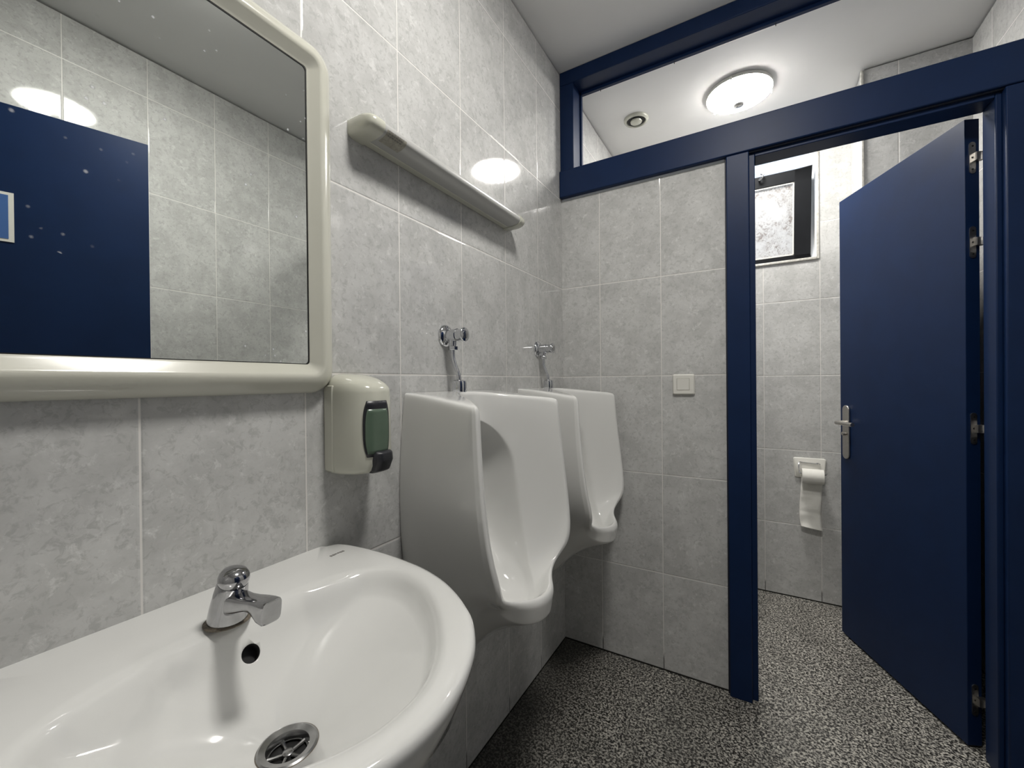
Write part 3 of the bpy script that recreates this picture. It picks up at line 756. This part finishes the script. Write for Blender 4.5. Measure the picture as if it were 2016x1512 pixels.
b = MB(); b.rings([sect(.006, .044, .012, .0165), sect(.026, .0445, .018, .0148), sect(.045, .0455, .026, .0130), sect(.062, .0480, .0325, .0125), sect(.076, .0510, .0345, .0128), sect(.084, .0530, .0310, .0132, lean=.1), sect(.092, .0548, .0262, .0135, lean=.15), sect(.1020, .0560, .0250, .0132, lean=.15), sect(.1050, .0560, .0262, .0120, lean=.15), sect(.1058, .0545, .0280, .0095, lean=.15)], True)
b.build('spout', M['tapchrome'], fa, angle=50)

# ================================================================== PARTITION THINGS
sw = empty('light_switch', (.507, 0, 1.143)); tag(sw, 'square white rocker light switch on the tiled partition', 'light switch')
b = MB()
for d, s_ in ((0, .080),):
    l0 = rrect(.080, .080, .006, 5); l1 = rrect(.080, .080, .006, 5); l2 = rrect(.072, .072, .005, 5)
    b.rings([[(p, -.0005, q) for p, q in l0], [(p, -.006, q) for p, q in l1], [(p, -.011, q) for p, q in l2]], True)
b.build('plate', M['white'], sw, bevel=.0012)
b = MB(); l = rrect(.0465, .0465, .002, 3); b.rings([[(p-.001, -.0105, q+.001) for p, q in l], [(p-.001, -.0114, q+.001) for p, q in l]], True); b.build('rocker_gap', M['stain'], sw)
b = MB(); l = rrect(.0440, .0440, .002, 3); b.rings([[(p-.001, -.0105, q+.001) for p, q in l], [(p-.001, -.0118-.0012*(q/.022+1)*.5, q+.001) for p, q in l]], True); b.build('rocker', M['white'], sw, bevel=.0004)

# ================================================================== CUBICLE THINGS
ph = empty('toilet_paper_holder', (.987, YF, .695)); tag(ph, 'white plastic toilet paper holder with bent wire arm on the cubicle wall', 'toilet paper holder')
def taper(w0, w1, h, r_):
    l = rrect(1, 1, r_, 5); return [(p*(w0+(w1-w0)*(q+.5)), q*h) for p, q in l]
b = MB(); la = taper(.126, .143, .105, .08); lb_ = taper(.119, .136, .098, .08)
b.rings([[(p, -.0005, q) for p, q in la], [(p, -.006, q) for p, q in la], [(p, -.009, q) for p, q in lb_]], True); b.build('plate', M['white'], ph, bevel=.001)
b = MB()
b.tube(cr_spline([(-.036, -.009, .030), (-.040, -.014, .032), (-.046, -.022, .028), (-.048, -.036, .012), (-.047, -.050, -.010), (-.044, -.056, -.018), (-.036, -.058, -.020), (.0, -.058, -.020), (.060, -.058, -.020), (.066, -.056, -.018), (.068, -.058, -.012)], 5), .0021, 8)
b.tube([(-.036, -.010, .030), (.034, -.012, .026), (.040, -.013, .026)], .0021, 8)
b.tube([(.030, -.010, .028), (.036, -.016, .030), (.044, -.012, .024)], .0026, 8)
b.build('wire_arm', M['chrome'], ph)
RX0, RX1, RYc, RZc, RR = .950, 1.042, YF-.058, .675, .037
tp = empty('toilet_paper', ((RX0+RX1)/2, RYc, RZc)); tag(tp, 'toilet paper roll on the holder with a long hanging strip', 'toilet paper')
hw_ = (RX1-RX0)/2
b = MB(); b.lathe([(.0095, -hw_), (RR-.002, -hw_), (RR, -hw_+.002), (RR, hw_-.002), (RR-.002, hw_), (.0095, hw_), (.0095, -hw_)], (0, 0, -.012), (1, 0, 0), 48, M['paper'], False, False); b.build('roll', M['paper'], tp)
b = MB(); b.lathe([(.0097, -hw_-.0003), (.0097, hw_+.0003), (.0085, hw_+.0003), (.0085, -hw_-.0003), (.0097, -hw_-.0003)], (0, 0, -.012), (1, 0, 0), 24, M['stain'], False, False); b.build('core', M['stain'], tp)
b = MB(); path = cr_spline([(0, RR+.0005, -.012), (0, RR+.0012, -.040), (-.003, .036, -.080), (-.006, .034, -.125), (-.009, .033, -.170), (-.010, .031, -.215), (-.008, .027, -.255), (-.003, .020, -.280)], 5)
rows = []
for i, p in enumerate(path):
    rows.append([(p[0]+q*hw_*.98, p[1]+.0022*math.sin(i*.5+q*2)+(.0022 if i in (13, 14, 23, 24) else 0), p[2]-.006*(q+1)*(i/len(path))) for q in np.linspace(-1, 1, 9)])
b.rings(rows, False, False, False); o = b.build('hanging_strip', M['paper'], tp, angle=180)
q = o.modifiers.new('t', 'SOLIDIFY'); q.thickness = .0006
